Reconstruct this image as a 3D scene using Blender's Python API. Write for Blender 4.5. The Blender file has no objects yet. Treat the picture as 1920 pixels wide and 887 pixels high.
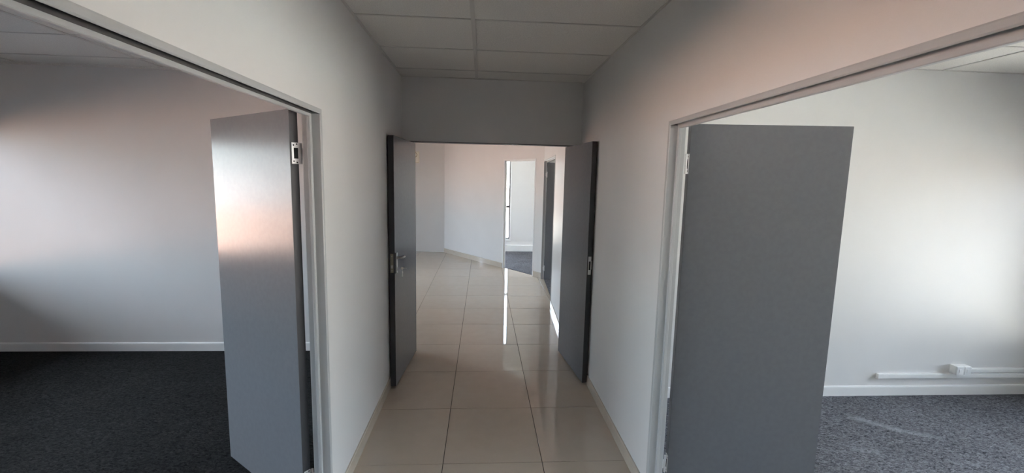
import bpy, bmesh, math, random
from mathutils import Vector, Matrix
random.seed(4)
C = bpy.context.scene.collection
SC = bpy.context.scene
R = math.radians

# ------------------------------------------------------------------ camera, sky, sun, exposure
cam = bpy.data.objects.new('camera', bpy.data.cameras.new('camera'))
C.objects.link(cam)
rt = Vector((0.99767517, -0.06439258, 0.02231255)); up = Vector((-0.01395681, 0.12740844, 0.99175214)); fw = Vector((0.06670429, 0.98975789, -0.12621352))
M = Matrix((rt, up, -fw)).transposed().to_4x4(); M.translation = (0, 0, 1.7028)
cam.matrix_world = M
cam.data.sensor_fit = 'HORIZONTAL'; cam.data.sensor_width = 36.0; cam.data.lens = 836.6753 / 1920 * 36
cam.data.clip_start = 0.02; cam.data.clip_end = 2000
SC.camera = cam

HAZE = 3.0
SUN_EL, SUN_DIR = R(38), Vector((0.86, 0.51))            # late-morning sun from the east side
world = bpy.data.worlds.new('sky'); SC.world = world; world.use_nodes = True
wn = world.node_tree; wn.nodes.clear()
wo = wn.nodes.new('ShaderNodeOutputWorld'); wb = wn.nodes.new('ShaderNodeBackground'); ws = wn.nodes.new('ShaderNodeTexSky')
ws.sky_type = 'NISHITA'; ws.sun_disc = False; ws.sun_elevation = SUN_EL
ws.sun_rotation = math.atan2(SUN_DIR.x, SUN_DIR.y); ws.air_density = 1.0; ws.dust_density = 3.0; ws.ozone_density = 1.0; ws.altitude = 1500
wb.inputs['Strength'].default_value = 0.9
# hazy sky: a milky veil up to about 45 degrees thinning into clear blue overhead, the same all round
wg = wn.nodes.new('ShaderNodeTexCoord'); wz = wn.nodes.new('ShaderNodeSeparateXYZ'); wr = wn.nodes.new('ShaderNodeMapRange'); wr.interpolation_type = 'SMOOTHSTEP'
wr.inputs[1].default_value = .66; wr.inputs[2].default_value = .93; wr.inputs[3].default_value = .92; wr.inputs[4].default_value = 0.0
wm = wn.nodes.new('ShaderNodeMix'); wm.data_type = 'RGBA'; wm.inputs[7].default_value = (HAZE * .87, HAZE * .94, HAZE * 1.04, 1)
wn.links.new(wg.outputs['Generated'], wz.inputs[0]); wn.links.new(wz.outputs[2], wr.inputs[0]); wn.links.new(wr.outputs[0], wm.inputs[0])
wk = wn.nodes.new('ShaderNodeMapRange'); wk.inputs[1].default_value = 0.0; wk.inputs[2].default_value = .6; wk.inputs[3].default_value = .75; wk.inputs[4].default_value = 2.9
wv = wn.nodes.new('ShaderNodeVectorMath'); wv.operation = 'SCALE'; wv.inputs[0].default_value = (HAZE * .87, HAZE * .94, HAZE * 1.04)
wn.links.new(wz.outputs[2], wk.inputs[0]); wn.links.new(wk.outputs[0], wv.inputs['Scale']); wn.links.new(wv.outputs[0], wm.inputs[7])
wx = wn.nodes.new('ShaderNodeVectorMath'); wx.operation = 'SCALE'; wx.inputs['Scale'].default_value = 3.6
wn.links.new(ws.outputs[0], wx.inputs[0]); wn.links.new(wx.outputs[0], wm.inputs[6]); wn.links.new(wm.outputs[2], wb.inputs['Color']); wn.links.new(wb.outputs[0], wo.inputs['Surface'])

sun = bpy.data.objects.new('sun', bpy.data.lights.new('sun', 'SUN')); C.objects.link(sun)
sun.data.energy = 15.0; sun.data.angle = R(0.6); sun.data.color = (1.0, 0.91, 0.79)
sd = Vector((SUN_DIR.x * math.cos(SUN_EL), SUN_DIR.y * math.cos(SUN_EL), math.sin(SUN_EL)))
sun.rotation_euler = sd.to_track_quat('Z', 'Y').to_euler()

def portal(loc, size, direction):                          # sampling helpers in the window openings (give no light of their own)
    l = bpy.data.lights.new('window_portal', 'AREA'); l.shape = 'RECTANGLE'; l.size, l.size_y = size
    l.cycles.is_portal = True
    o = bpy.data.objects.new('window_portal', l); C.objects.link(o); o.location = loc
    o.rotation_euler = Vector(direction).to_track_quat('-Z', 'Z').to_euler()

SC.view_settings.view_transform = 'Standard'; SC.view_settings.look = 'None'
SC.view_settings.gamma = 1.0; SC.view_settings.use_curve_mapping = False
SC.view_settings.exposure = 1.52
SC.cycles.max_bounces = 14; SC.cycles.diffuse_bounces = 9; SC.cycles.glossy_bounces = 5; SC.cycles.transparent_max_bounces = 12
SC.cycles.sample_clamp_indirect = 12; SC.cycles.caustics_reflective = False; SC.cycles.caustics_refractive = False
SC.cycles.use_denoising = True

# ------------------------------------------------------------------ materials
def mat(name, col, rough=.5, spec=.5, metal=0.0, noise=None, bump=None, coat=0):
    """noise = (scale, other colour, amount); bump = (scale, strength)"""
    m = bpy.data.materials.new(name); m.use_nodes = True; n = m.node_tree.nodes; l = m.node_tree.links
    b = n['Principled BSDF']; b.inputs['Base Color'].default_value = (*col, 1); b.inputs['Roughness'].default_value = rough
    b.inputs['Specular IOR Level'].default_value = spec; b.inputs['Metallic'].default_value = metal
    if coat: b.inputs['Coat Weight'].default_value = coat; b.inputs['Coat Roughness'].default_value = .05
    g = n.new('ShaderNodeNewGeometry')
    if noise:
        t = n.new('ShaderNodeTexNoise'); t.inputs['Scale'].default_value = noise[0]; t.inputs['Detail'].default_value = 4
        l.new(g.outputs['Position'], t.inputs['Vector'])
        x = n.new('ShaderNodeMix'); x.data_type = 'RGBA'; x.inputs[6].default_value = (*col, 1); x.inputs[7].default_value = (*noise[1], 1)
        r = n.new('ShaderNodeMapRange'); r.inputs[1].default_value = .35; r.inputs[2].default_value = .65; r.inputs[4].default_value = noise[2]
        l.new(t.outputs['Fac'], r.inputs[0]); l.new(r.outputs[0], x.inputs[0]); l.new(x.outputs[2], b.inputs['Base Color'])
    if bump:
        t2 = n.new('ShaderNodeTexNoise'); t2.inputs['Scale'].default_value = bump[0]; t2.inputs['Detail'].default_value = 3
        l.new(g.outputs['Position'], t2.inputs['Vector'])
        bp = n.new('ShaderNodeBump'); bp.inputs['Strength'].default_value = bump[1]; bp.inputs['Distance'].default_value = .002
        l.new(t2.outputs['Fac'], bp.inputs['Height']); l.new(bp.outputs[0], b.inputs['Normal'])
    return m

WALL = mat('wall_paint', (.70, .695, .69), .42, .4, noise=(3.0, (.67, .665, .66), .5), bump=(220, .12))
TRIM = mat('frame_paint', (.44, .45, .455), .35, .5, bump=(60, .1))
SKIRT = mat('skirting_paint', (.78, .79, .79), .35, .5)
GREY = mat('door_paint', (.155, .16, .17), .2, .17, noise=(40, (.14, .145, .155), .6), bump=(90, .05))
GREY_SHADED = mat('door_grey_shaded', (.05, .05, .055), .45, .4)  # door grey darkened to carry the shade on leaf edges and end frame
TILEC = mat('ceiling_tile', (.78, .765, .73), .9, .1, noise=(160, (.62, .605, .58), .75), bump=(260, .7))
BAR = mat('ceiling_bar', (.58, .565, .54), .5, .3)
SLAB = mat('slab', (.45, .44, .42), .9, .1)
GROUT = mat('grout', (.07, .06, .052), .8, .2)
PORC = mat('porcelain_tile', (.54, .465, .385), .035, .85, noise=(9, (.51, .435, .355), .6))
PSKIRT = mat('skirting_tile', (.56, .50, .42), .09, .6, noise=(12, (.52, .46, .385), .6))
PLAST = mat('white_plastic', (.80, .81, .81), .3, .5)
STEEL = mat('brushed_steel', (.62, .61, .59), .32, .5, 1.0)
ZINC = mat('hinge_zinc', (.72, .72, .72), .42, .5, .55)
BRASS = mat('aged_brass', (.36, .33, .25), .4, .5, 1.0)
SLOT_SHADE = mat('slot_shade', (.085, .08, .08), .7, .2)  # near-black colour that paints shade into the left head slot
DARK = mat('dark_recess', (.02, .02, .02), .7, .2)
ALU = mat('dark_aluminium', (.09, .09, .10), .4, .5, .4)
CREAM = mat('sign_cream', (.84, .81, .71), .4, .4)
BROWN = mat('sign_brown', (.25, .17, .09), .5, .3)
BRICK = mat('brick_facade', (.86, .54, .41), .9, .1, noise=(.6, (.90, .62, .50), .8))
EARTH = mat('dusty_ground', (.50, .34, .245), 1, .05, noise=(.08, (.42, .30, .23), .8))

def glass():
    m = bpy.data.materials.new('window_glass'); m.use_nodes = True; n = m.node_tree.nodes; l = m.node_tree.links
    n.clear(); o = n.new('ShaderNodeOutputMaterial'); t = n.new('ShaderNodeBsdfTransparent'); g = n.new('ShaderNodeBsdfGlossy'); x = n.new('ShaderNodeMixShader'); f = n.new('ShaderNodeFresnel')
    t.inputs[0].default_value = (.93, .95, .95, 1); g.inputs['Roughness'].default_value = .02; f.inputs[0].default_value = 1.45
    l.new(f.outputs[0], x.inputs[0]); l.new(t.outputs[0], x.inputs[1]); l.new(g.outputs[0], x.inputs[2]); l.new(x.outputs[0], o.inputs[0])
    return m
GLASS = glass()

def carpet(name, dark, light, scuff):
    m = bpy.data.materials.new(name); m.use_nodes = True; n = m.node_tree.nodes; l = m.node_tree.links
    b = n['Principled BSDF']; b.inputs['Roughness'].default_value = .95; b.inputs['Specular IOR Level'].default_value = .1
    b.inputs['Specular IOR Level'].default_value = .03
    g = n.new('ShaderNodeNewGeometry'); mp = n.new('ShaderNodeMapping'); mp.inputs['Rotation'].default_value = (0, 0, .6); mp.inputs['Scale'].default_value = (1, 1.7, 1)
    l.new(g.outputs['Position'], mp.inputs[0])
    a = n.new('ShaderNodeTexNoise'); a.inputs['Scale'].default_value = 48; a.inputs['Detail'].default_value = 5; a.inputs['Roughness'].default_value = .75; a.inputs['Distortion'].default_value = .9
    l.new(mp.outputs[0], a.inputs['Vector'])
    big = n.new('ShaderNodeTexNoise'); big.inputs['Scale'].default_value = 2.2; big.inputs['Detail'].default_value = 3; l.new(g.outputs['Position'], big.inputs['Vector'])
    r = n.new('ShaderNodeValToRGB'); e = r.color_ramp.elements; e[0].position = .36; e[0].color = (*dark, 1); e[1].position = .68; e[1].color = (*light, 1)
    l.new(a.outputs['Fac'], r.inputs[0])
    k = n.new('ShaderNodeMix'); k.data_type = 'RGBA'; k.blend_type = 'MULTIPLY'; k.inputs[0].default_value = .5
    cr = n.new('ShaderNodeMapRange'); cr.inputs[1].default_value = .3; cr.inputs[2].default_value = .7; cr.inputs[3].default_value = .7; cr.inputs[4].default_value = 1.15
    l.new(big.outputs['Fac'], cr.inputs[0]); l.new(r.outputs[0], k.inputs[6]); l.new(cr.outputs[0], k.inputs[7])
    out = k.outputs[2]
    sep = n.new('ShaderNodeSeparateXYZ'); l.new(g.outputs['Position'], sep.inputs[0])
    def math_(op, a_, b_=None):
        q = n.new('ShaderNodeMath'); q.operation = op
        for i, v in enumerate((a_, b_)):
            if v is None: continue
            if isinstance(v, (int, float)): q.inputs[i].default_value = v
            else: l.new(v, q.inputs[i])
        return q.outputs[0]
    for (x0, y0, x1, y1, w, amt) in scuff:                 # chalky scuff marks rubbed into the pile
        L = math.hypot(x1 - x0, y1 - y0); ux, uy = (x1 - x0) / L, (y1 - y0) / L
        dx = math_('SUBTRACT', sep.outputs[0], x0); dy = math_('SUBTRACT', sep.outputs[1], y0)
        s = math_('ADD', math_('MULTIPLY', dx, ux), math_('MULTIPLY', dy, uy))
        t = math_('ADD', math_('MULTIPLY', dx, -uy), math_('MULTIPLY', dy, ux))
        t = math_('ADD', t, math_('MULTIPLY', math_('SUBTRACT', big.outputs['Fac'], .5), .12))
        ft = math_('SUBTRACT', 1, math_('MINIMUM', math_('DIVIDE', math_('ABSOLUTE', t), w), 1))
        sc = math_('SUBTRACT', 1, math_('MINIMUM', math_('POWER', math_('ABSOLUTE', math_('DIVIDE', math_('SUBTRACT', s, L / 2), L / 2)), 3), 1))
        fac = math_('MULTIPLY', math_('MULTIPLY', math_('MULTIPLY', ft, sc), a.outputs['Fac']), amt)
        q = n.new('ShaderNodeMix'); q.data_type = 'RGBA'; q.inputs[7].default_value = (.42, .44, .47, 1)
        l.new(fac, q.inputs[0]); l.new(out, q.inputs[6]); out = q.outputs[2]
    l.new(out, b.inputs['Base Color'])
    bp = n.new('ShaderNodeBump'); bp.inputs['Strength'].default_value = .9; bp.inputs['Distance'].default_value = .006
    l.new(a.outputs['Fac'], bp.inputs['Height']); l.new(bp.outputs[0], b.inputs['Normal'])
    return m
CARP_DIM = carpet('carpet_charcoal_dim', (.006, .006, .0065), (.045, .045, .045), [])  # same carpet as the right office, its dimmer light put into the colour
CARP_LIT = carpet('carpet_charcoal_lit', (.020, .021, .026), (.27, .275, .30), [(2.72, 3.0, 2.98, 2.74, .055, .75), (2.90, 2.80, 3.18, 2.65, .05, .6), (2.42, 2.60, 2.62, 2.52, .06, .4)])  # brighter copy of that carpet, stronger light put into the colour

# ------------------------------------------------------------------ mesh helpers
def link(name, bm, material, parent=None, smooth=False):
    bmesh.ops.recalc_face_normals(bm, faces=bm.faces)
    me = bpy.data.meshes.new(name); bm.to_mesh(me); bm.free(); me.materials.append(material)
    if smooth:
        for p in me.polygons: p.use_smooth = True
    o = bpy.data.objects.new(name, me); C.objects.link(o)
    if parent: o.parent = parent
    return o
def tag(o, label, cat, kind=None, group=None):
    o['label'] = label; o['category'] = cat
    if kind: o['kind'] = kind
    if group: o['group'] = group
    return o
def empty(name, loc=(0, 0, 0), rz=0.0):
    o = bpy.data.objects.new(name, None); C.objects.link(o); o.location = loc; o.rotation_euler = (0, 0, rz); o.empty_display_size = .1
    return o
def abox(bm, x0, x1, y0, y1, z0, z1, bev=0):
    r = bmesh.ops.create_cube(bm, size=1, matrix=Matrix.Translation(((x0 + x1) / 2, (y0 + y1) / 2, (z0 + z1) / 2)) @ Matrix.Diagonal((abs(x1 - x0), abs(y1 - y0), abs(z1 - z0), 1)))
    if bev:
        es = list({e for v in r['verts'] for e in v.link_edges})
        bmesh.ops.bevel(bm, geom=es, offset=bev, segments=2, profile=.5, affect='EDGES')
def box(name, dims, m, parent=None, bev=0):
    bm = bmesh.new(); abox(bm, *dims, bev); return link(name, bm, m, parent)
def cyl(bm, r, depth, mtx, seg=20, r2=None):
    bmesh.ops.create_cone(bm, cap_ends=True, segments=seg, radius1=r, radius2=r if r2 is None else r2, depth=depth, matrix=mtx)
def tube(bm, pts, r, seg=10):
    rings = []
    for i, p in enumerate(pts):
        p = Vector(p); a = Vector(pts[max(i - 1, 0)]); b = Vector(pts[min(i + 1, len(pts) - 1)])
        d = (b - a).normalized(); s = d.orthogonal().normalized() if i == 0 else (s0 - d * s0.dot(d)).normalized(); s0 = s; t = d.cross(s)
        rings.append([bm.verts.new(p + (s * math.cos(k * math.tau / seg) + t * math.sin(k * math.tau / seg)) * r) for k in range(seg)])
    for A, B in zip(rings, rings[1:]):
        for k in range(seg): bm.faces.new((A[k], A[(k + 1) % seg], B[(k + 1) % seg], B[k]))
    bm.faces.new(rings[0][::-1]); bm.faces.new(rings[-1])
def prism(bm, prof, path_fn, n):
    """sweep a closed profile through n stations: path_fn(i, point) -> world vertex"""
    rings = [[bm.verts.new(path_fn(i, q)) for q in prof] for i in range(n)]
    k = len(prof)
    for A, B in zip(rings, rings[1:]):
        for j in range(k): bm.faces.new((A[j], A[(j + 1) % k], B[(j + 1) % k], B[j]))
    bm.faces.new(rings[0][::-1]); bm.faces.new(rings[-1])

def wall_frame(p0, p1, side):
    """(along, through, z) -> world; through = 0 on the line p0-p1, growing to the given side (+1 = left of travel)"""
    d = (Vector(p1) - Vector(p0)); L = d.length; d.normalize(); nn = Vector((-d.y, d.x)) * side; p0 = Vector(p0)
    return (lambda a, t, z: Vector((p0.x + d.x * a + nn.x * t, p0.y + d.y * a + nn.y * t, z))), L
def wall(name, p0, p1, side, th, openings, label, z1=2.76, m=WALL, z0=0.0):
    """one connected wall with rectangular openings (a0, a1, z0, z1)"""
    f, L = wall_frame(p0, p1, side)
    As = sorted({0.0, L, *[o[0] for o in openings], *[o[1] for o in openings]}); Zs = sorted({z0, z1, *[o[2] for o in openings], *[o[3] for o in openings]})
    solid = lambda i, j: 0 <= i < len(As) - 1 and 0 <= j < len(Zs) - 1 and not any(o[0] - 1e-6 <= As[i] and As[i + 1] <= o[1] + 1e-6 and o[2] - 1e-6 <= Zs[j] and Zs[j + 1] <= o[3] + 1e-6 for o in openings)
    bm = bmesh.new(); V = {}
    def v(i, j, k):
        if (i, j, k) not in V: V[(i, j, k)] = bm.verts.new(f(As[i], k * th, Zs[j]))
        return V[(i, j, k)]
    for i in range(len(As) - 1):
        for j in range(len(Zs) - 1):
            if not solid(i, j): continue
            for k in (0, 1): bm.faces.new((v(i, j, k), v(i + 1, j, k), v(i + 1, j + 1, k), v(i, j + 1, k)))
            if not solid(i - 1, j): bm.faces.new((v(i, j, 0), v(i, j + 1, 0), v(i, j + 1, 1), v(i, j, 1)))
            if not solid(i + 1, j): bm.faces.new((v(i + 1, j, 0), v(i + 1, j + 1, 0), v(i + 1, j + 1, 1), v(i + 1, j, 1)))
            if not solid(i, j - 1): bm.faces.new((v(i, j, 0), v(i + 1, j, 0), v(i + 1, j, 1), v(i, j, 1)))
            if not solid(i, j + 1): bm.faces.new((v(i, j + 1, 0), v(i + 1, j + 1, 0), v(i + 1, j + 1, 1), v(i, j + 1, 1)))
    return tag(link(name, bm, m), label, 'wall', 'structure')

PROF = [(-.004, -.022), (-.005, -.018), (-.005, -.004), (-.002, 0), (.034, .0), (.036, .002), (.036, .012), (.038, .014), (.049, .014), (.051, .012), (.051, 0), (.090, 0), (.094, -.004), (.094, -.022), (.080, -.024), (.010, -.024)]
def door_frame(name, p0, p1, side, a0, a1, zt, label, th=.09, m=TRIM, shade_strip=False):
    """pressed-steel frame around the opening a0..a1 x 0..zt : two jambs and a head with mitred corners"""
    f, L = wall_frame(p0, p1, side); k = th / .09
    e = empty(name, f((a0 + a1) / 2, th / 2, 0)); tag(e, label, 'door frame', 'structure')
    off = e.location
    pr = [(t if t < .06 and k > .8 else t * k if 0 < t < .092 else t if t < 0 else t - .09 + th, s) for t, s in PROF]
    J = lambda a, sg: (lambda i, q: f(a + sg * q[1], q[0], (0.0, zt - q[1])[i]) - off)
    for a, sg in ((a0, 1), (a1, -1)):
        bm = bmesh.new(); prism(bm, pr, J(a, sg), 2); link('jamb', bm, m, e)
    hp = [(t, -.018) if 0 < t < .0355 and abs(s_) < .001 else (t, s_) for t, s_ in pr]
    bm = bmesh.new(); prism(bm, hp, lambda i, q: f((a0 + q[1], a1 - q[1])[i], q[0], zt - q[1]) - off, 2); h_ = link('head', bm, m, e)
    if shade_strip:
        bm = bmesh.new(); prism(bm, [(.0005, -.0165), (.0335, -.0165), (.0350, .001), (.0335, .001), (.031, -.0125), (.0005, -.0125)], lambda i, q: f((a0 + .002, a1 - .002)[i], q[0], zt - q[1]) - off, 2); link('shade_strip', bm, SLOT_SHADE, h_)  # added dark strip that deepens the shade inside the head slot
    return e

# ------------------------------------------------------------------ plan (metres)
XL, XR, YE, HC = -.737, .9076, 4.166, 2.591          # corridor walls, end wall, ceiling
T = .075
L0, L1, LZ = .45, 2.106, 1.977                        # left opening
R0, R1, RZ = .45, 2.163, 1.981                        # right opening
YLF, YRF, XW, XE = 4.305, 3.29, -4.66, 4.95           # office end walls, outer walls
YB = -3.6
D0, D1 = (-.872, 10.30), (1.038, 7.62)                # diagonal wall of the hall
Q0, Q1 = (.8665, 4.272), (1.034, 7.62)                # right wall of the hall
YF = 10.55

# outer ground and building body
g = box('ground', (-400, 400, -400, 400, -6.4, -6.2), EARTH); tag(g, 'dusty reddish ground far below the windows', 'ground', 'structure')
b = box('wall_exterior', (XW - .15, XE + .15, YB - .2, YF + .1, -6.2, -.16), BRICK); tag(b, 'storeys of the building below the office floor', 'wall', 'structure')
b = box('ceiling_slab', (XW - .3, XE + .3, YB - .3, YF + .3, 2.76, 3.0), SLAB); tag(b, 'concrete roof slab above the suspended ceilings', 'ceiling', 'structure')

b = box('wall_opposite', (-34, -32, -60, 60, -6.2, -.55), BRICK); tag(b, 'sunlit brick lower storey across the street', 'building', 'structure')
b = box('wall_opposite_upper', (-34, -32.1, -60, 60, -.55, 1.9), WALL); tag(b, 'sunlit white upper storey across the street', 'building', 'structure')
b = box('street', (-31.9, XW - .3, -80, 80, -6.2, -6.15), mat('asphalt', (.06, .06, .062), .9, .2)); tag(b, 'unseen dark asphalt street added to cut upward light into the left windows', 'street', 'structure')  # unseen strip added to darken the near ground
b = box('bounce_roof', (XE + .25, 18, -14, 22, -.45, -.2), mat('bounce_roof_pale', (.84, .76, .61), .9, .1)); tag(b, 'unseen pale flat roof added to bounce sun into the right office', 'roof', 'structure')  # unseen reflector slab, added to brighten the right office ceiling
b = box('bounce_roof', (-4, XE + .24, YF + .3, 22, -.45, -.2), bpy.data.materials['bounce_roof_pale']); tag(b, 'unseen pale flat roof added to bounce sun onto the far office ceiling', 'roof', 'structure')  # second unseen slab, added to throw sun up into the far office
# ------------------------------------------------------------------ walls
def along(y, p0y): return y - p0y
wall('wall_left', (XL, YB), (XL, YE), 1, T, [(L0 - YB, L1 - YB + .012, 0, LZ + .012)], 'left corridor wall, grey-white paint around a wide doorway')
wall('wall_right', (XR, YB), (XR, YE), -1, T, [(R0 - YB, R1 - YB + .012, 0, RZ + .012)], 'right corridor wall, pinkish light above a wide doorway')
EX0, EX1, EZ = -.686, .838, 2.028
wall('wall_end', (XL - T, YE), (XR + T, YE), 1, .105, [(EX0 - XL + T, EX1 - XL + T, 0, EZ)], 'dim wall above the double doors closing the corridor')
wall('wall_back', (XL - T, YB), (XR + T, YB), -1, .12, [], 'blank wall behind the viewer')
wall('wall_left_office_end', (XW, YLF), (XL - T, YLF), 1, T, [], 'cream lit end wall of the left office behind its door')
wall('wall_left_office_back', (XW, YB), (XL - T, YB), -1, .12, [], 'back wall of the left office')
wall('wall_right_office_end', (XR + T, YRF), (XE, YRF), 1, T, [], 'white end wall of the right office with cable trunking')
wall('wall_right_office_back', (XR + T, YB), (XE, YB), -1, .12, [], 'back wall of the right office')
LW = (-2.6, 4.28, .72, 2.08)                              # left office window y0 y1 z0 z1
HW = (5.4, 8.8, .60, 2.15)                              # hall window
wall('wall_west', (XW, YB - .12), (XW, YF + .09), 1, .16, [(LW[0] - YB + .12, LW[1] - YB + .12, LW[2], LW[3]), (HW[0] - YB + .12, HW[1] - YB + .12, HW[2], HW[3])], 'outer wall on the left with long windows')
RW = (-2.5, 2.98, .30, 1.95); OW = (4.5, 7.0, .93, 2.3); PW = (8.1, 10.3, .80, 2.4)
wall('wall_east', (XE, YB - .12), (XE, YF + .09), -1, .16, [(RW[0] - YB + .12, RW[1] - YB + .12, RW[2], RW[3]), (OW[0] - YB + .12, OW[1] - YB + .12, OW[2], OW[3]), (PW[0] - YB + .12, PW[1] - YB + .12, PW[2], PW[3])], 'outer wall on the right with long windows')
# hall
wall('wall_hall_back', (XW, 10.72), D0, 1, T, [], 'shaded back wall of the hall with a small cream sign')
dl = math.dist(D0, D1); DA0, DA1, DZ = 2.208, 3.055, 2.052
wall('wall_hall_diagonal', D0, D1, 1, .055, [(DA0 - .012, DA1 + .012, 0, DZ + .012)], 'slanting hall wall with a narrow open doorway')
QA0, QA1, QZ = 1.625, 3.30, 2.018
wall('wall_hall_right', Q0, Q1, -1, .09, [(QA0 - .012, QA1 + .012, 0, QZ + .012)], 'right hall wall with an open grey door')
FW = (-.65, .648, .30, 2.35)                           # far window x0 x1 z0 z1
wall('wall_far_office', (-.80, YF), (XE, YF), 1, .16, [(FW[0] + .80, FW[1] + .80, FW[2], FW[3])], 'white far wall seen through the narrow doorway')
wall('wall_office_divider', (1.12, 7.74), (XE, 7.74), 1, T, [], 'partition between the two far offices')

# ------------------------------------------------------------------ floors
fl = box('floor', (XW, 1.045, YB, 10.72, -.16, -.004), GROUT); tag(fl, 'polished beige porcelain tiles of corridor and hall', 'floor', 'structure')
# floor slab is shared by corridor and hall; the offices lie on their own carpets above it
def line_x(y):                                        # right limit of the tiling at depth y
    if y <= YE: return XR
    if y <= 7.62: return Q0[0] + (y - Q0[1]) * (Q1[0] - Q0[0]) / (Q1[1] - Q0[1]) + .045
    return D1[0] + (y - D1[1]) * (D0[0] - D1[0]) / (D0[1] - D1[1]) + .045
def poly_tile(pts, parent):
    bm = bmesh.new(); a = [bm.verts.new((x, y, -.004)) for x, y in pts]
    f = bm.faces.new(a); r = bmesh.ops.extrude_face_region(bm, geom=[f]); vs = [q for q in r['geom'] if isinstance(q, bmesh.types.BMVert)]
    for q in vs: q.co.z = 0
    top = [e for e in bm.edges if all(q in vs for q in e.verts)]
    bmesh.ops.bevel(bm, geom=top, offset=.0008, segments=1, affect='EDGES')
    link('floor_tile', bm, PORC, parent)
def clip(poly, a, b, c):                              # keep a*x + b*y <= c
    out = []
    for i, p in enumerate(poly):
        q = poly[(i + 1) % len(poly)]; dp = a * p[0] + b * p[1] - c; dq = a * q[0] + b * q[1] - c
        if dp <= 0: out.append(p)
        if dp * dq < 0: t = dp / (dp - dq); out.append((p[0] + (q[0] - p[0]) * t, p[1] + (q[1] - p[1]) * t))
    return out
TX, TY, X0, Y0, G = .6, .6516, -.2162, 2.5061, .0021
nD = Vector((D1[1] - D0[1], -(D1[0] - D0[0]))).normalized() * -1; cD = nD.x * D0[0] + nD.y * D0[1] + .045
nQ = Vector((Q1[1] - Q0[1], -(Q1[0] - Q0[0]))).normalized(); cQ = nQ.x * Q0[0] + nQ.y * Q0[1] + .05
nB = Vector((-(D0[1] - 10.72), D0[0] - XW)).normalized(); cB = nB.x * D0[0] + nB.y * D0[1]
for j in range(-3, 14):
    for i in range(-6, 3):
        x0, x1, y0, y1 = X0 + i * TX + G, X0 + (i + 1) * TX - G, Y0 + j * TY + G, Y0 + (j + 1) * TY - G
        if y0 > YE + .105:
            P = [(x0, y0), (x1, y0), (x1, y1), (x0, y1)]
            P = clip(P, nD.x, nD.y, cD); P = clip(P, nQ.x, nQ.y, cQ) if P else P; P = clip(P, nB.x, nB.y, cB) if P else P
            if x1 < -2.3: continue
        else:
            lo, hi = max(x0, XL + .002), min(x1, XR - .002)
            if hi - lo < .03: continue
            P = [(lo, y0), (hi, y0), (hi, y1), (lo, y1)]
        if len(P) < 3: continue
        if max(p[0] for p in P) - min(p[0] for p in P) < .02 or max(p[1] for p in P) - min(p[1] for p in P) < .02: continue
        poly_tile(P, fl)
def carpet_floor(name, pts, m, label):
    bm = bmesh.new(); a = [bm.verts.new((x, y, -.0035)) for x, y in pts]; f = bm.faces.new(a)
    r = bmesh.ops.extrude_face_region(bm, geom=[f])
    for q in r['geom']:
        if isinstance(q, bmesh.types.BMVert): q.co.z = .006
    return tag(link(name, bm, m), label, 'carpet', 'structure')
carpet_floor('floor_left_office', [(XW, YB), (XL - .03, YB), (XL - .03, L1), (XL - T, L1), (XL - T, YLF), (XW, YLF)], CARP_DIM, 'charcoal carpet of the left office, darkened as if in dimmer light')
carpet_floor('floor_right_office', [(XR + .03, YB), (XE, YB), (XE, YRF), (XR + T, YRF), (XR + T, R1), (XR + .03, R1)], CARP_LIT, 'flecked charcoal carpet with pale scuffs in the right office, lightened as if lit')
qf, _ = wall_frame(Q0, Q1, -1); df, _ = wall_frame(D0, D1, 1)
a = qf(0, .052, 0); b2 = qf(_ - .2 + .26, .052, 0)
carpet_floor('floor_side_office', [(a.x, 4.28), (XE, 4.28), (XE, 7.74), (1.12, 7.74), tuple(qf(3.36, .052, 0))[:2], tuple(qf(3.0, .052, 0))[:2]], CARP_LIT, 'dark carpet beyond the grey door of the hall')
carpet_floor('floor_far_office', [tuple(df(.2, .047, 0))[:2], tuple(df(3.28, .047, 0))[:2], (1.12, 7.74), (XE, 7.74), (XE, YF), (-.80, YF)], CARP_LIT, 'carpet in the same lit tone seen through the narrow doorway')

# ------------------------------------------------------------------ ceilings: slab, lay-in tiles and tee bars
def ceiling(name, x0, x1, y0, y1, z, xs, ys, label, ty0, lifted=None):
    c = box(name, (x0, x1, y0, y1, z + .03, z + .05), SLAB); tag(c, label, 'ceiling', 'structure')
    xs = [x0] + [x for x in xs if x0 < x < x1] + [x1]; ys = [ty0] + [y for y in ys if ty0 < y < y1] + [y1]
    for i in range(len(xs) - 1):
        for j in range(len(ys) - 1):
            bm = bmesh.new(); abox(bm, xs[i] + .004, xs[i + 1] - .004, ys[j] + .004, ys[j + 1] - .004, z + .003, z + .016)
            if lifted and lifted[0] == (i, j):
                for v in bm.verts:
                    if v.co.x < (xs[i] + xs[i + 1]) / 2 and v.co.y < (ys[j] + ys[j + 1]) / 2: v.co.z += lifted[1]
            link('ceiling_tile', bm, TILEC, c)
    tee = lambda q: q
    for x in xs[1:-1]: box('ceiling_bar', (x - .012, x + .012, ty0, y1, z - .0015, z + .004), BAR, c, 0)
    for y in ys[1:-1]:
        for i in range(len(xs) - 1):
            box('ceiling_bar', (xs[i] + (.012 if i else 0), xs[i + 1] - (.012 if i < len(xs) - 2 else 0), y - .008, y + .008, z - .0005, z + .0035), BAR, c)
    w = .016
    for dims in ((x0, x0 + w, ty0, y1), (x1 - w, x1, ty0, y1), (x0 + w, x1 - w, y1 - w, y1)): box('ceiling_edge', (*dims, z - .001, z + .004), BAR, c)
    if ty0 > y0: box('ceiling_field', (x0, x1, y0, ty0, z, z + .016), TILEC, c)
    return c
ceiling('ceiling', XL, XR, YB, YE, HC, [-.068], [2.656 + .6026 * k for k in range(-4, 3)], 'grid of grey mineral tiles over the corridor', .3, ((1, 4), .016))
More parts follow.
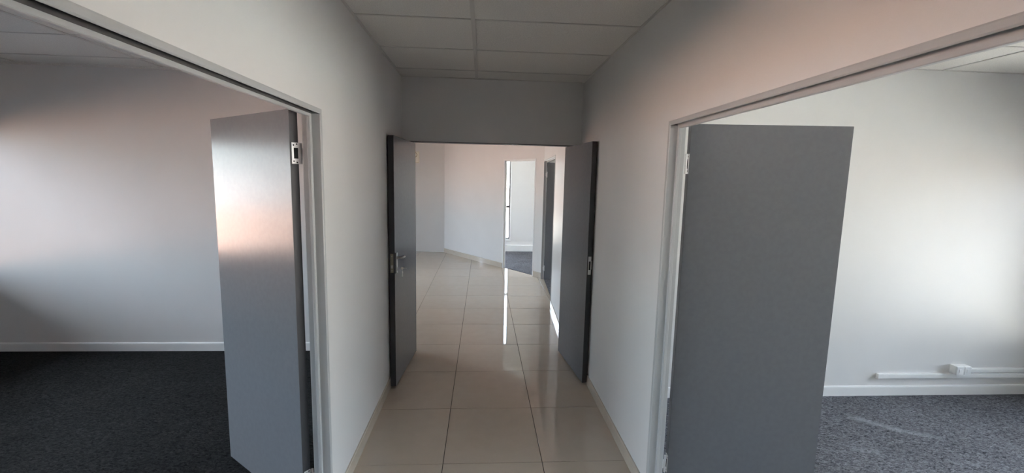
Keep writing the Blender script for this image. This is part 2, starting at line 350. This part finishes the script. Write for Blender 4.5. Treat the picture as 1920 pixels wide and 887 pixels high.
ceiling('ceiling_left_office', XW, XL - T, YB, YLF, 2.615, [-1.63 - 1.2 * k for k in range(3)][::-1], [3.99 - .6026 * k for k in range(5)][::-1], 'suspended tile ceiling of the left office', 1.3)
ceiling('ceiling_right_office', XR + T, XE, YB, YRF, HC, [2.248, 3.448, 4.648], [2.70 - .6026 * k for k in range(3)][::-1], 'pale warm tile ceiling of the right office', 1.2)
c = box('ceiling_hall', (XW, XE, YE + .105, YF, HC + .01, HC + .05), TILEC); tag(c, 'tile ceiling over the hall and far offices', 'ceiling', 'structure')

# ------------------------------------------------------------------ door frames
door_frame('trim_1', (XL, YB), (XL, YE), 1, L0 - YB, L1 - YB, LZ, 'grey-white steel frame of the left doorway', T, shade_strip=True)
door_frame('trim_2', (XR, YB), (XR, YE), -1, R0 - YB, R1 - YB, RZ, 'pale steel frame of the right doorway', T)
door_frame('trim_3', D0, D1, 1, DA0, DA1, DZ, 'white frame of the narrow doorway in the slanting wall', .055, m=SKIRT)
door_frame('trim_4', Q0, Q1, -1, QA0, QA1, QZ, 'pale frame of the hall doorway holding the grey door')
e = empty('trim_5', ((EX0 + EX1) / 2, YE, 0)); tag(e, 'thin frame lining the double door opening, darkened as its shadow', 'door frame', 'structure')
ox = e.location.x
for nm, dims in (('jamb', (EX0 - .002 - ox, EX0 + .004 - ox, -.002, .107, 0, EZ)), ('jamb', (EX1 - .004 - ox, EX1 + .002 - ox, -.002, .107, 0, EZ)), ('head', (EX0 + .004 - ox, EX1 - .004 - ox, -.002, .107, EZ - .004, EZ + .002))):
    box(nm, dims, GREY_SHADED, e)  # dark colour stands for the shadow line of the frame

# ------------------------------------------------------------------ doors
def hinge(parent, z, y_edge, th_dir, h=.095, pin_xy=(0, 0), light=True, arm=None):
    """lift-off butt hinge: screwed plate on the hinge edge (x = 0) of the leaf and a knuckle"""
    c = y_edge
    b = box('hinge', (-.0025, .0, c - .0165, c + .0165, z - h / 2, z + h / 2), ZINC, parent, .0006)
    box('recess', (-.0030, -.0024, c - .010 + .003 * th_dir, c + .010 + .003 * th_dir, z - .024, z + .024), DARK, b)
    for sy, sz in ((-.008, .036), (.007, .041), (-.008, -.036), (.007, -.041)):
        bm = bmesh.new(); cyl(bm, .0036, .001, Matrix.Translation((-.0027, c + sy * th_dir, z + sz)) @ Matrix.Rotation(R(90), 4, 'Y'), 10); link('screw', bm, DARK, b)
    bm = bmesh.new()
    for k in (-1, 1): cyl(bm, .0058, h * .33, Matrix.Translation((pin_xy[0], pin_xy[1], z + k * h * .335)), 14)
    cyl(bm, .0052, h * .34, Matrix.Translation((pin_xy[0], pin_xy[1], z)), 14)
    link('knuckle', bm, ZINC, b, False)
    if arm:
        bm = bmesh.new(); abox(bm, *arm, z - .026, z + .026); link('frame_plate', bm, ZINC, b)
    return b
def leaf(name, hinge_xy, free_xy, thick, z1, label, z0=.014, edge=GREY):
    """door leaf with front face on the line hinge->free; thick is signed along local y"""
    d = Vector(free_xy) - Vector(hinge_xy); w = d.length
    e = empty(name, (*hinge_xy, 0), math.atan2(d.y, d.x)); tag(e, label, 'door', 'structure')
    y0, y1 = sorted((0, thick))
    box('leaf', (0, w, y0, y1, z0, z1), GREY, e, .0012)
    return e, w
d1, w1 = leaf('door_1', (-.866, 2.094), (-1.492, 2.600), -.040, 1.993, 'glossy grey door swung into the left office, window reflected in it')
box('edge_shade', (-.0006, .0004, -.0392, -.0008, .016, 1.991), GREY_SHADED, d1)  # dark strip puts the shade on the hinge edge into colour
for z in (1.80, .20): hinge(d1, z, -.024, -1, pin_xy=(-.008, -.046), arm=(-.016, -.006, -.052, -.0505))
d2, w2 = leaf('door_2', (1.037, 2.221), (1.817, 2.131), .040, 2.0, 'grey door swung into the white right office')
box('edge_shade', (-.0006, .0004, .0008, .0392, .016, 1.998), GREY_SHADED, d2)  # same painted shade on this hinge edge
for z in (1.802, .165): hinge(d2, z, .016, 1, h=.10, pin_xy=(-.0135, .004), arm=(-.036, -.0185, .002, .0045))
d3, w3 = leaf('door_3', (-.629, 4.262), (-.681, 3.500), -.045, 2.018, 'left leaf of the double doors with lever handle and keys')
d4, w4 = leaf('door_4', (.775, 4.262), (.857, 3.536), .043, 2.018, 'right leaf of the double doors with a strike plate')
for d, w, y0, y1 in ((d3, w3, -.0442, -.0008), (d4, w4, .0008, .0422)): box('edge_shade', (w - .0004, w + .0006, y0, y1, .016, 2.016), GREY_SHADED, d)  # closing edges carry the same painted shade
for d, c, s in ((d3, -.022, -1), (d4, .022, 1)):
    for z in (1.80, .22): hinge(d, z, c, s, pin_xy=(-.008, c + s * .024))
# lock of the left leaf: edge plate, back plate, lever, cylinder
p = box('lock_plate', (w3 + .0004, w3 + .003, -.034, -.011, .955, 1.105), BRASS, d3, .0006)
for z in (1.085, .972):
    bm = bmesh.new(); cyl(bm, .004, .0015, Matrix.Translation((w3 + .0032, -.0225, z)) @ Matrix.Rotation(R(90), 4, 'Y'), 10); link('screw', bm, STEEL, p)
box('latch', (w3 + .003, w3 + .011, -.029, -.016, 1.045, 1.063), BRASS, p, .001); box('bolt', (w3 + .003, w3 + .0045, -.030, -.015, .990, 1.015), STEEL, p)
for s, yb in ((1, 0.0), (-1, -.045)):
    pl = box('handle_plate', (w3 - .062, w3 - .024, *sorted((yb, yb + s * .007)), .945, 1.108), STEEL, d3, .002)
    bm = bmesh.new(); cyl(bm, .011, .012, Matrix.Translation((w3 - .043, yb + s * .013, 1.068)) @ Matrix.Rotation(R(90), 4, 'X'), 18)
    tube(bm, [(w3 - .043, yb + s * .006, 1.068), (w3 - .043, yb + s * .038, 1.068), (w3 - .050, yb + s * .046, 1.068), (w3 - .070, yb + s * .048, 1.067), (w3 - .120, yb + s * .046, 1.064), (w3 - .155, yb + s * .040, 1.060)], .0085, 12)
    link('lever', bm, STEEL, pl, True)
    bm = bmesh.new(); cyl(bm, .0085, .006, Matrix.Translation((w3 - .043, yb + s * .009, .985)) @ Matrix.Rotation(R(90), 4, 'X'), 16); abox(bm, w3 - .0475, w3 - .0385, *sorted((yb + s * .006, yb + s * .012)), .966, .985)
    link('cylinder', bm, STEEL, pl)
# strike plate of the right leaf
p = box('strike_plate', (w4 + .0004, w4 + .003, .009, .034, .945, 1.095), ZINC, d4, .0006)
box('recess', (w4 + .0026, w4 + .0034, .014, .029, .985, 1.055), DARK, p); box('lip', (w4 + .001, w4 + .008, .0335, .036, .99, 1.06), ZINC, p)
# leaf of the hall office door, at the far jamb
d5, w5 = leaf('door_5', (1.078, 7.512), (1.868, 7.53), .040, 2.0, 'dark grey door standing open in the hall side doorway')
for z in (1.80, .20): hinge(d5, z, .012, 1, pin_xy=(-.010, .0), arm=(-.030, -.012, -.002, .0))

# keys left in the lock of the left leaf
mw = Matrix.Translation(d3.location) @ Matrix.Rotation(d3.rotation_euler.z, 4, 'Z')
k = empty('key_ring', mw @ Vector((w3 - .043, .012, .985)), d3.rotation_euler.z); tag(k, 'small bunch of keys hanging from the lock of the left double door', 'keys')
def key_mesh(bm, mt):
    t = bmesh.new(); cyl(t, .011, .0022, Matrix.Rotation(R(90), 4, 'X'), 18); abox(t, -.0032, .0032, -.0011, .0011, -.036, -.009)
    for i, q in enumerate((-.033, -.027, -.021, -.016)): abox(t, .003, .0045 + .001 * (i % 2), -.0011, .0011, q - .0016, q + .0016)
    t.transform(mt); me = bpy.data.meshes.new('k'); t.to_mesh(me); t.free(); bm.from_mesh(me); bpy.data.meshes.remove(me)
bm = bmesh.new(); key_mesh(bm, Matrix.Translation((0, .034, 0)) @ Matrix.Rotation(R(90), 4, 'Z') @ Matrix.Rotation(R(-90), 4, 'Y')); link('key', bm, STEEL, k)
bm = bmesh.new(); tube(bm, [(math.sin(q) * .011, .036, -.012 - .011 * math.cos(q) + .001) for q in [i * math.tau / 16 for i in range(17)]], .0011, 6); link('ring', bm, STEEL, k)
for dx, an in ((0.004, 8), (-.006, -14)):
    bm = bmesh.new(); key_mesh(bm, Matrix.Translation((dx, .036 + dx * .5, -.026)) @ Matrix.Rotation(R(an), 4, 'Y') @ Matrix.Translation((0, 0, -.008))); link('key', bm, STEEL, k)

# ------------------------------------------------------------------ skirtings
def skirt_tiles(name, p0, p1, side, h, cuts, label, th=.011, m=PSKIRT):
    """row of skirting tiles on a wall line; through-direction points into the room"""
    f, L = wall_frame(p0, p1, side); e = empty(name, f(L / 2, 0, 0)); tag(e, label, 'skirting', 'structure'); off = e.location
    cuts = [0.0] + [c for c in cuts if 0.02 < c < L - .02] + [L]
    for a0, a1 in zip(cuts, cuts[1:]):
        bm = bmesh.new()
        prof = [(0, 0), (th, 0), (th, h - .003), (th - .003, h), (0, h)]
        prism(bm, prof, lambda i, q: f((a0 + .0006, a1 - .0006)[i], q[0], q[1]) - off, 2)
        link('skirting_tile', bm, m, e)
    return e
skirt_tiles('baseboard_left', (XL, L1 + .026), (XL, YE), -1, .080, [.13, .73, 1.33], 'low beige tile skirting along the left corridor wall')
skirt_tiles('baseboard_right', (XR, R1 + .026), (XR, YE), 1, .080, [.42, 1.02, 1.62], 'low beige tile skirting along the right corridor wall')
skirt_tiles('baseboard_hall_diagonal', D0, tuple(df(DA0 - .03, 0, 0))[:2], -1, .095, [.04, .64, 1.24, 1.80, 2.09], 'beige tile skirting on the slanting hall wall, left of the doorway')
skirt_tiles('baseboard_hall_corner', tuple(df(DA1 + .03, 0, 0))[:2], tuple(df(dl - .003, 0, 0))[:2], -1, .095, [.12], 'short beige skirting between the two hall doorways')
skirt_tiles('baseboard_hall_right', tuple(qf(.02, 0, 0))[:2], tuple(qf(QA0 - .03, 0, 0))[:2], 1, .085, [.4, 1.0], 'glossy tile skirting on the right hall wall')
def skirt(name, p0, p1, side, h, label, th=.014, m=SKIRT, z=.004):
    f, L = wall_frame(p0, p1, side); bm = bmesh.new()
    prism(bm, [(0, z), (th, z), (th, h - .012), (th - .002, h - .004), (th - .008, h), (0, h)], lambda i, q: f((0, L)[i], q[0], q[1]), 2)
    return tag(link(name, bm, m), label, 'skirting', 'structure')
skirt('baseboard_left_office', (XW, YLF), (XL - T, YLF), -1, .088, 'white painted skirting along the left office end wall')
skirt('baseboard_right_office', (XR + T, YRF), (XE, YRF), -1, .090, 'white painted skirting under the trunking in the right office')
skirt('baseboard_hall_back', (XW, 10.72), D0, -1, .02, 'thin pale strip at the foot of the hall back wall', .01)
skirt('baseboard_far_office', (-.78, YF), (XE, YF), -1, .155, 'wide white trunking skirting in the far office', .05)

# ------------------------------------------------------------------ cable trunking and socket box on the right office wall
yw = YRF
def trunk(name, x0, x1, z0, z1, label, dep, joint=None):
    e = empty(name, (x0, yw, z0)); tag(e, label, 'trunking')
    h = z1 - z0
    box('channel', (.001, x1 - x0, -dep + .004, 0, 0, h), PLAST, e)
    xs = [0, x1 - x0] if not joint else [0, joint - x0, x1 - x0]
    for a0, a1 in zip(xs, xs[1:]): box('cover', (a0 + (.0015 if a0 else 0), a1, -dep, -dep + .004, .006, h - .004), PLAST, e, .0015)
    box('end_cap', (-.002, .001, -dep - .001, 0, -.001, h + .001), PLAST, e)
    return e
trunk('trunking', 3.243, XE - .01, .155, .196, 'long white cable trunking low on the right office wall', .025, 3.93)
trunk('trunking', 4.012, XE - .01, .200, .236, 'short white trunking running right from the socket box', .022)
sb = empty('socket_box', (3.945, yw, .197)); tag(sb, 'white twin surface box sitting on the trunking in the right office', 'socket box')
box('back_box', (-.066, .062, -.052, 0, .002, .074), PLAST, sb, .003)
for x0, x1 in ((-.064, -.003), (.003, .060)):
    c_ = box('cover_plate', (x0, x1, -.062, -.052, .004, .072), PLAST, sb, .002)
    box('rocker', (x0 + .018, x1 - .018, -.0645, -.061, .024, .052), PLAST, c_, .001)

# ------------------------------------------------------------------ small cream sign on the hall back wall
hb, HL = wall_frame((XW, 10.72), D0, -1)
def along_back(x): return (x - XW) / (D0[0] - XW) * HL
o_ = hb(along_back(-1.565), 0, 2.16); ang = math.atan2(D0[1] - 10.72, D0[0] - XW)
s = empty('sign', o_, ang); tag(s, 'small cream sign with brown outline high on the hall back wall', 'sign')
box('plate', (-.125, .125, -.006, 0, -.13, .13), CREAM, s, .001)
for dims in ((-.118, .118, .117, .121), (-.118, .118, -.121, -.117), (-.118, -.114, -.117, .117), (.114, .118, -.117, .117)): box('border', (dims[0], dims[1], -.0072, -.0058, dims[2], dims[3]), BROWN, s)
bm = bmesh.new()
tube(bm, [(.02 + .05 * math.cos(q), -.0065, .055 + .05 * math.sin(q)) for q in [R(150 - 24 * i) for i in range(10)]] + [(.015, -.0065, -.01), (.01, -.0065, -.04)], .005, 6)
link('mark', bm, BROWN, s)

# ------------------------------------------------------------------ windows
def window(name, p0, p1, side, a0, a1, z0, z1, mull, trans, label, m=ALU, depth=.16, fr=.045, inset=.07):
    f, L = wall_frame(p0, p1, side); e = empty(name, f((a0 + a1) / 2, 0, z0)); tag(e, label, 'window', 'structure'); off = e.location
    d0, d1 = inset, inset + .045
    def bar(nm, q0, q1, y0, y1, dd0=d0, dd1=d1, mm=m):
        bm = bmesh.new(); prism(bm, [(dd0, y0), (dd1, y0), (dd1, y1), (dd0, y1)], lambda i, q: f((q0, q1)[i], q[0], q[1]) - off, 2); return link(nm, bm, mm, e)
    bar('frame', a0, a1, z0, z0 + fr); bar('frame', a0, a1, z1 - fr, z1); bar('frame', a0, a0 + fr, z0 + fr, z1 - fr); bar('frame', a1 - fr, a1, z0 + fr, z1 - fr)
    ms = [a0 + fr] + [a0 + (a1 - a0) * q for q in mull] + [a1 - fr]
    for q in ms[1:-1]: bar('mullion', q - .02, q + .02, z0 + fr, z1 - fr)
    zs = [z0 + fr] + list(trans) + [z1 - fr]
    for i in range(len(ms) - 1):
        l0, l1 = ms[i] + (.02 if i else 0), ms[i + 1] - (.02 if i < len(ms) - 2 else 0)
        for q in trans: bar('transom', l0, l1, q - .025, q + .025)
        for j in range(len(zs) - 1):
            bar('pane', l0 - .004, l1 + .004, zs[j] + (.024 if j else 0), zs[j + 1] - (.024 if j < len(zs) - 2 else 0), d0 + .02, d0 + .024, GLASS)
    return e
YS = YB - .12
window('window_1', (-.80, YF), (XE, YF), 1, FW[0] + .80, FW[1] + .80, FW[2], FW[3], [.5], [1.07], 'tall bright window at the edge of the narrow doorway', fr=.024, inset=.03)
window('window_2', (XW, YS), (XW, YF), 1, LW[0] - YS, LW[1] - YS, LW[2], LW[3], [.2, .4, .6, .8], [], 'wide window lighting the left office')
window('window_3', (XE, YS), (XE, YF), -1, RW[0] - YS, RW[1] - YS, RW[2], RW[3], [.25, .5, .75], [], 'wide window lighting the right office')
window('window_4', (XW, YS), (XW, YF), 1, HW[0] - YS, HW[1] - YS, HW[2], HW[3], [.25, .5, .75], [], 'wide window lighting the hall')
window('window_5', (XE, YS), (XE, YF), -1, OW[0] - YS, OW[1] - YS, OW[2], OW[3], [.5], [], 'window of the office beyond the hall door')
window('window_6', (XE, YS), (XE, YF), -1, PW[0] - YS, PW[1] - YS, PW[2], PW[3], [.5], [], 'unseen window added to brighten the far white office')  # unseen opening, added for more light in the far office
# white reveal trim round the far window
bm = bmesh.new()
abox(bm, FW[1], FW[1] + .030, YF - .012, YF, FW[2] - .05, FW[3]); link_o = link('trim_6', bm, PLAST); tag(link_o, 'bright white strip beside the far window', 'trim', 'structure')
bm = bmesh.new(); abox(bm, FW[0], FW[1], YF - .03, YF + .06, FW[2] - .05, FW[2] - .001); tag(link('trim_7', bm, PLAST), 'white sill under the far window', 'trim', 'structure')

portal((XW - .16, (LW[0] + LW[1]) / 2, (LW[2] + LW[3]) / 2), (LW[1] - LW[0], LW[3] - LW[2]), (1, 0, 0))
portal((XW - .16, (HW[0] + HW[1]) / 2, (HW[2] + HW[3]) / 2), (HW[1] - HW[0], HW[3] - HW[2]), (1, 0, 0))
portal((XE + .16, (RW[0] + RW[1]) / 2, (RW[2] + RW[3]) / 2), (RW[1] - RW[0], RW[3] - RW[2]), (-1, 0, 0))
portal((XE + .16, (OW[0] + OW[1]) / 2, (OW[2] + OW[3]) / 2), (OW[1] - OW[0], OW[3] - OW[2]), (-1, 0, 0))
portal((XE + .16, (PW[0] + PW[1]) / 2, (PW[2] + PW[3]) / 2), (PW[1] - PW[0], PW[3] - PW[2]), (-1, 0, 0))
portal(((FW[0] + FW[1]) / 2, YF + .16, (FW[2] + FW[3]) / 2), (FW[1] - FW[0], FW[3] - FW[2]), (0, -1, 0))
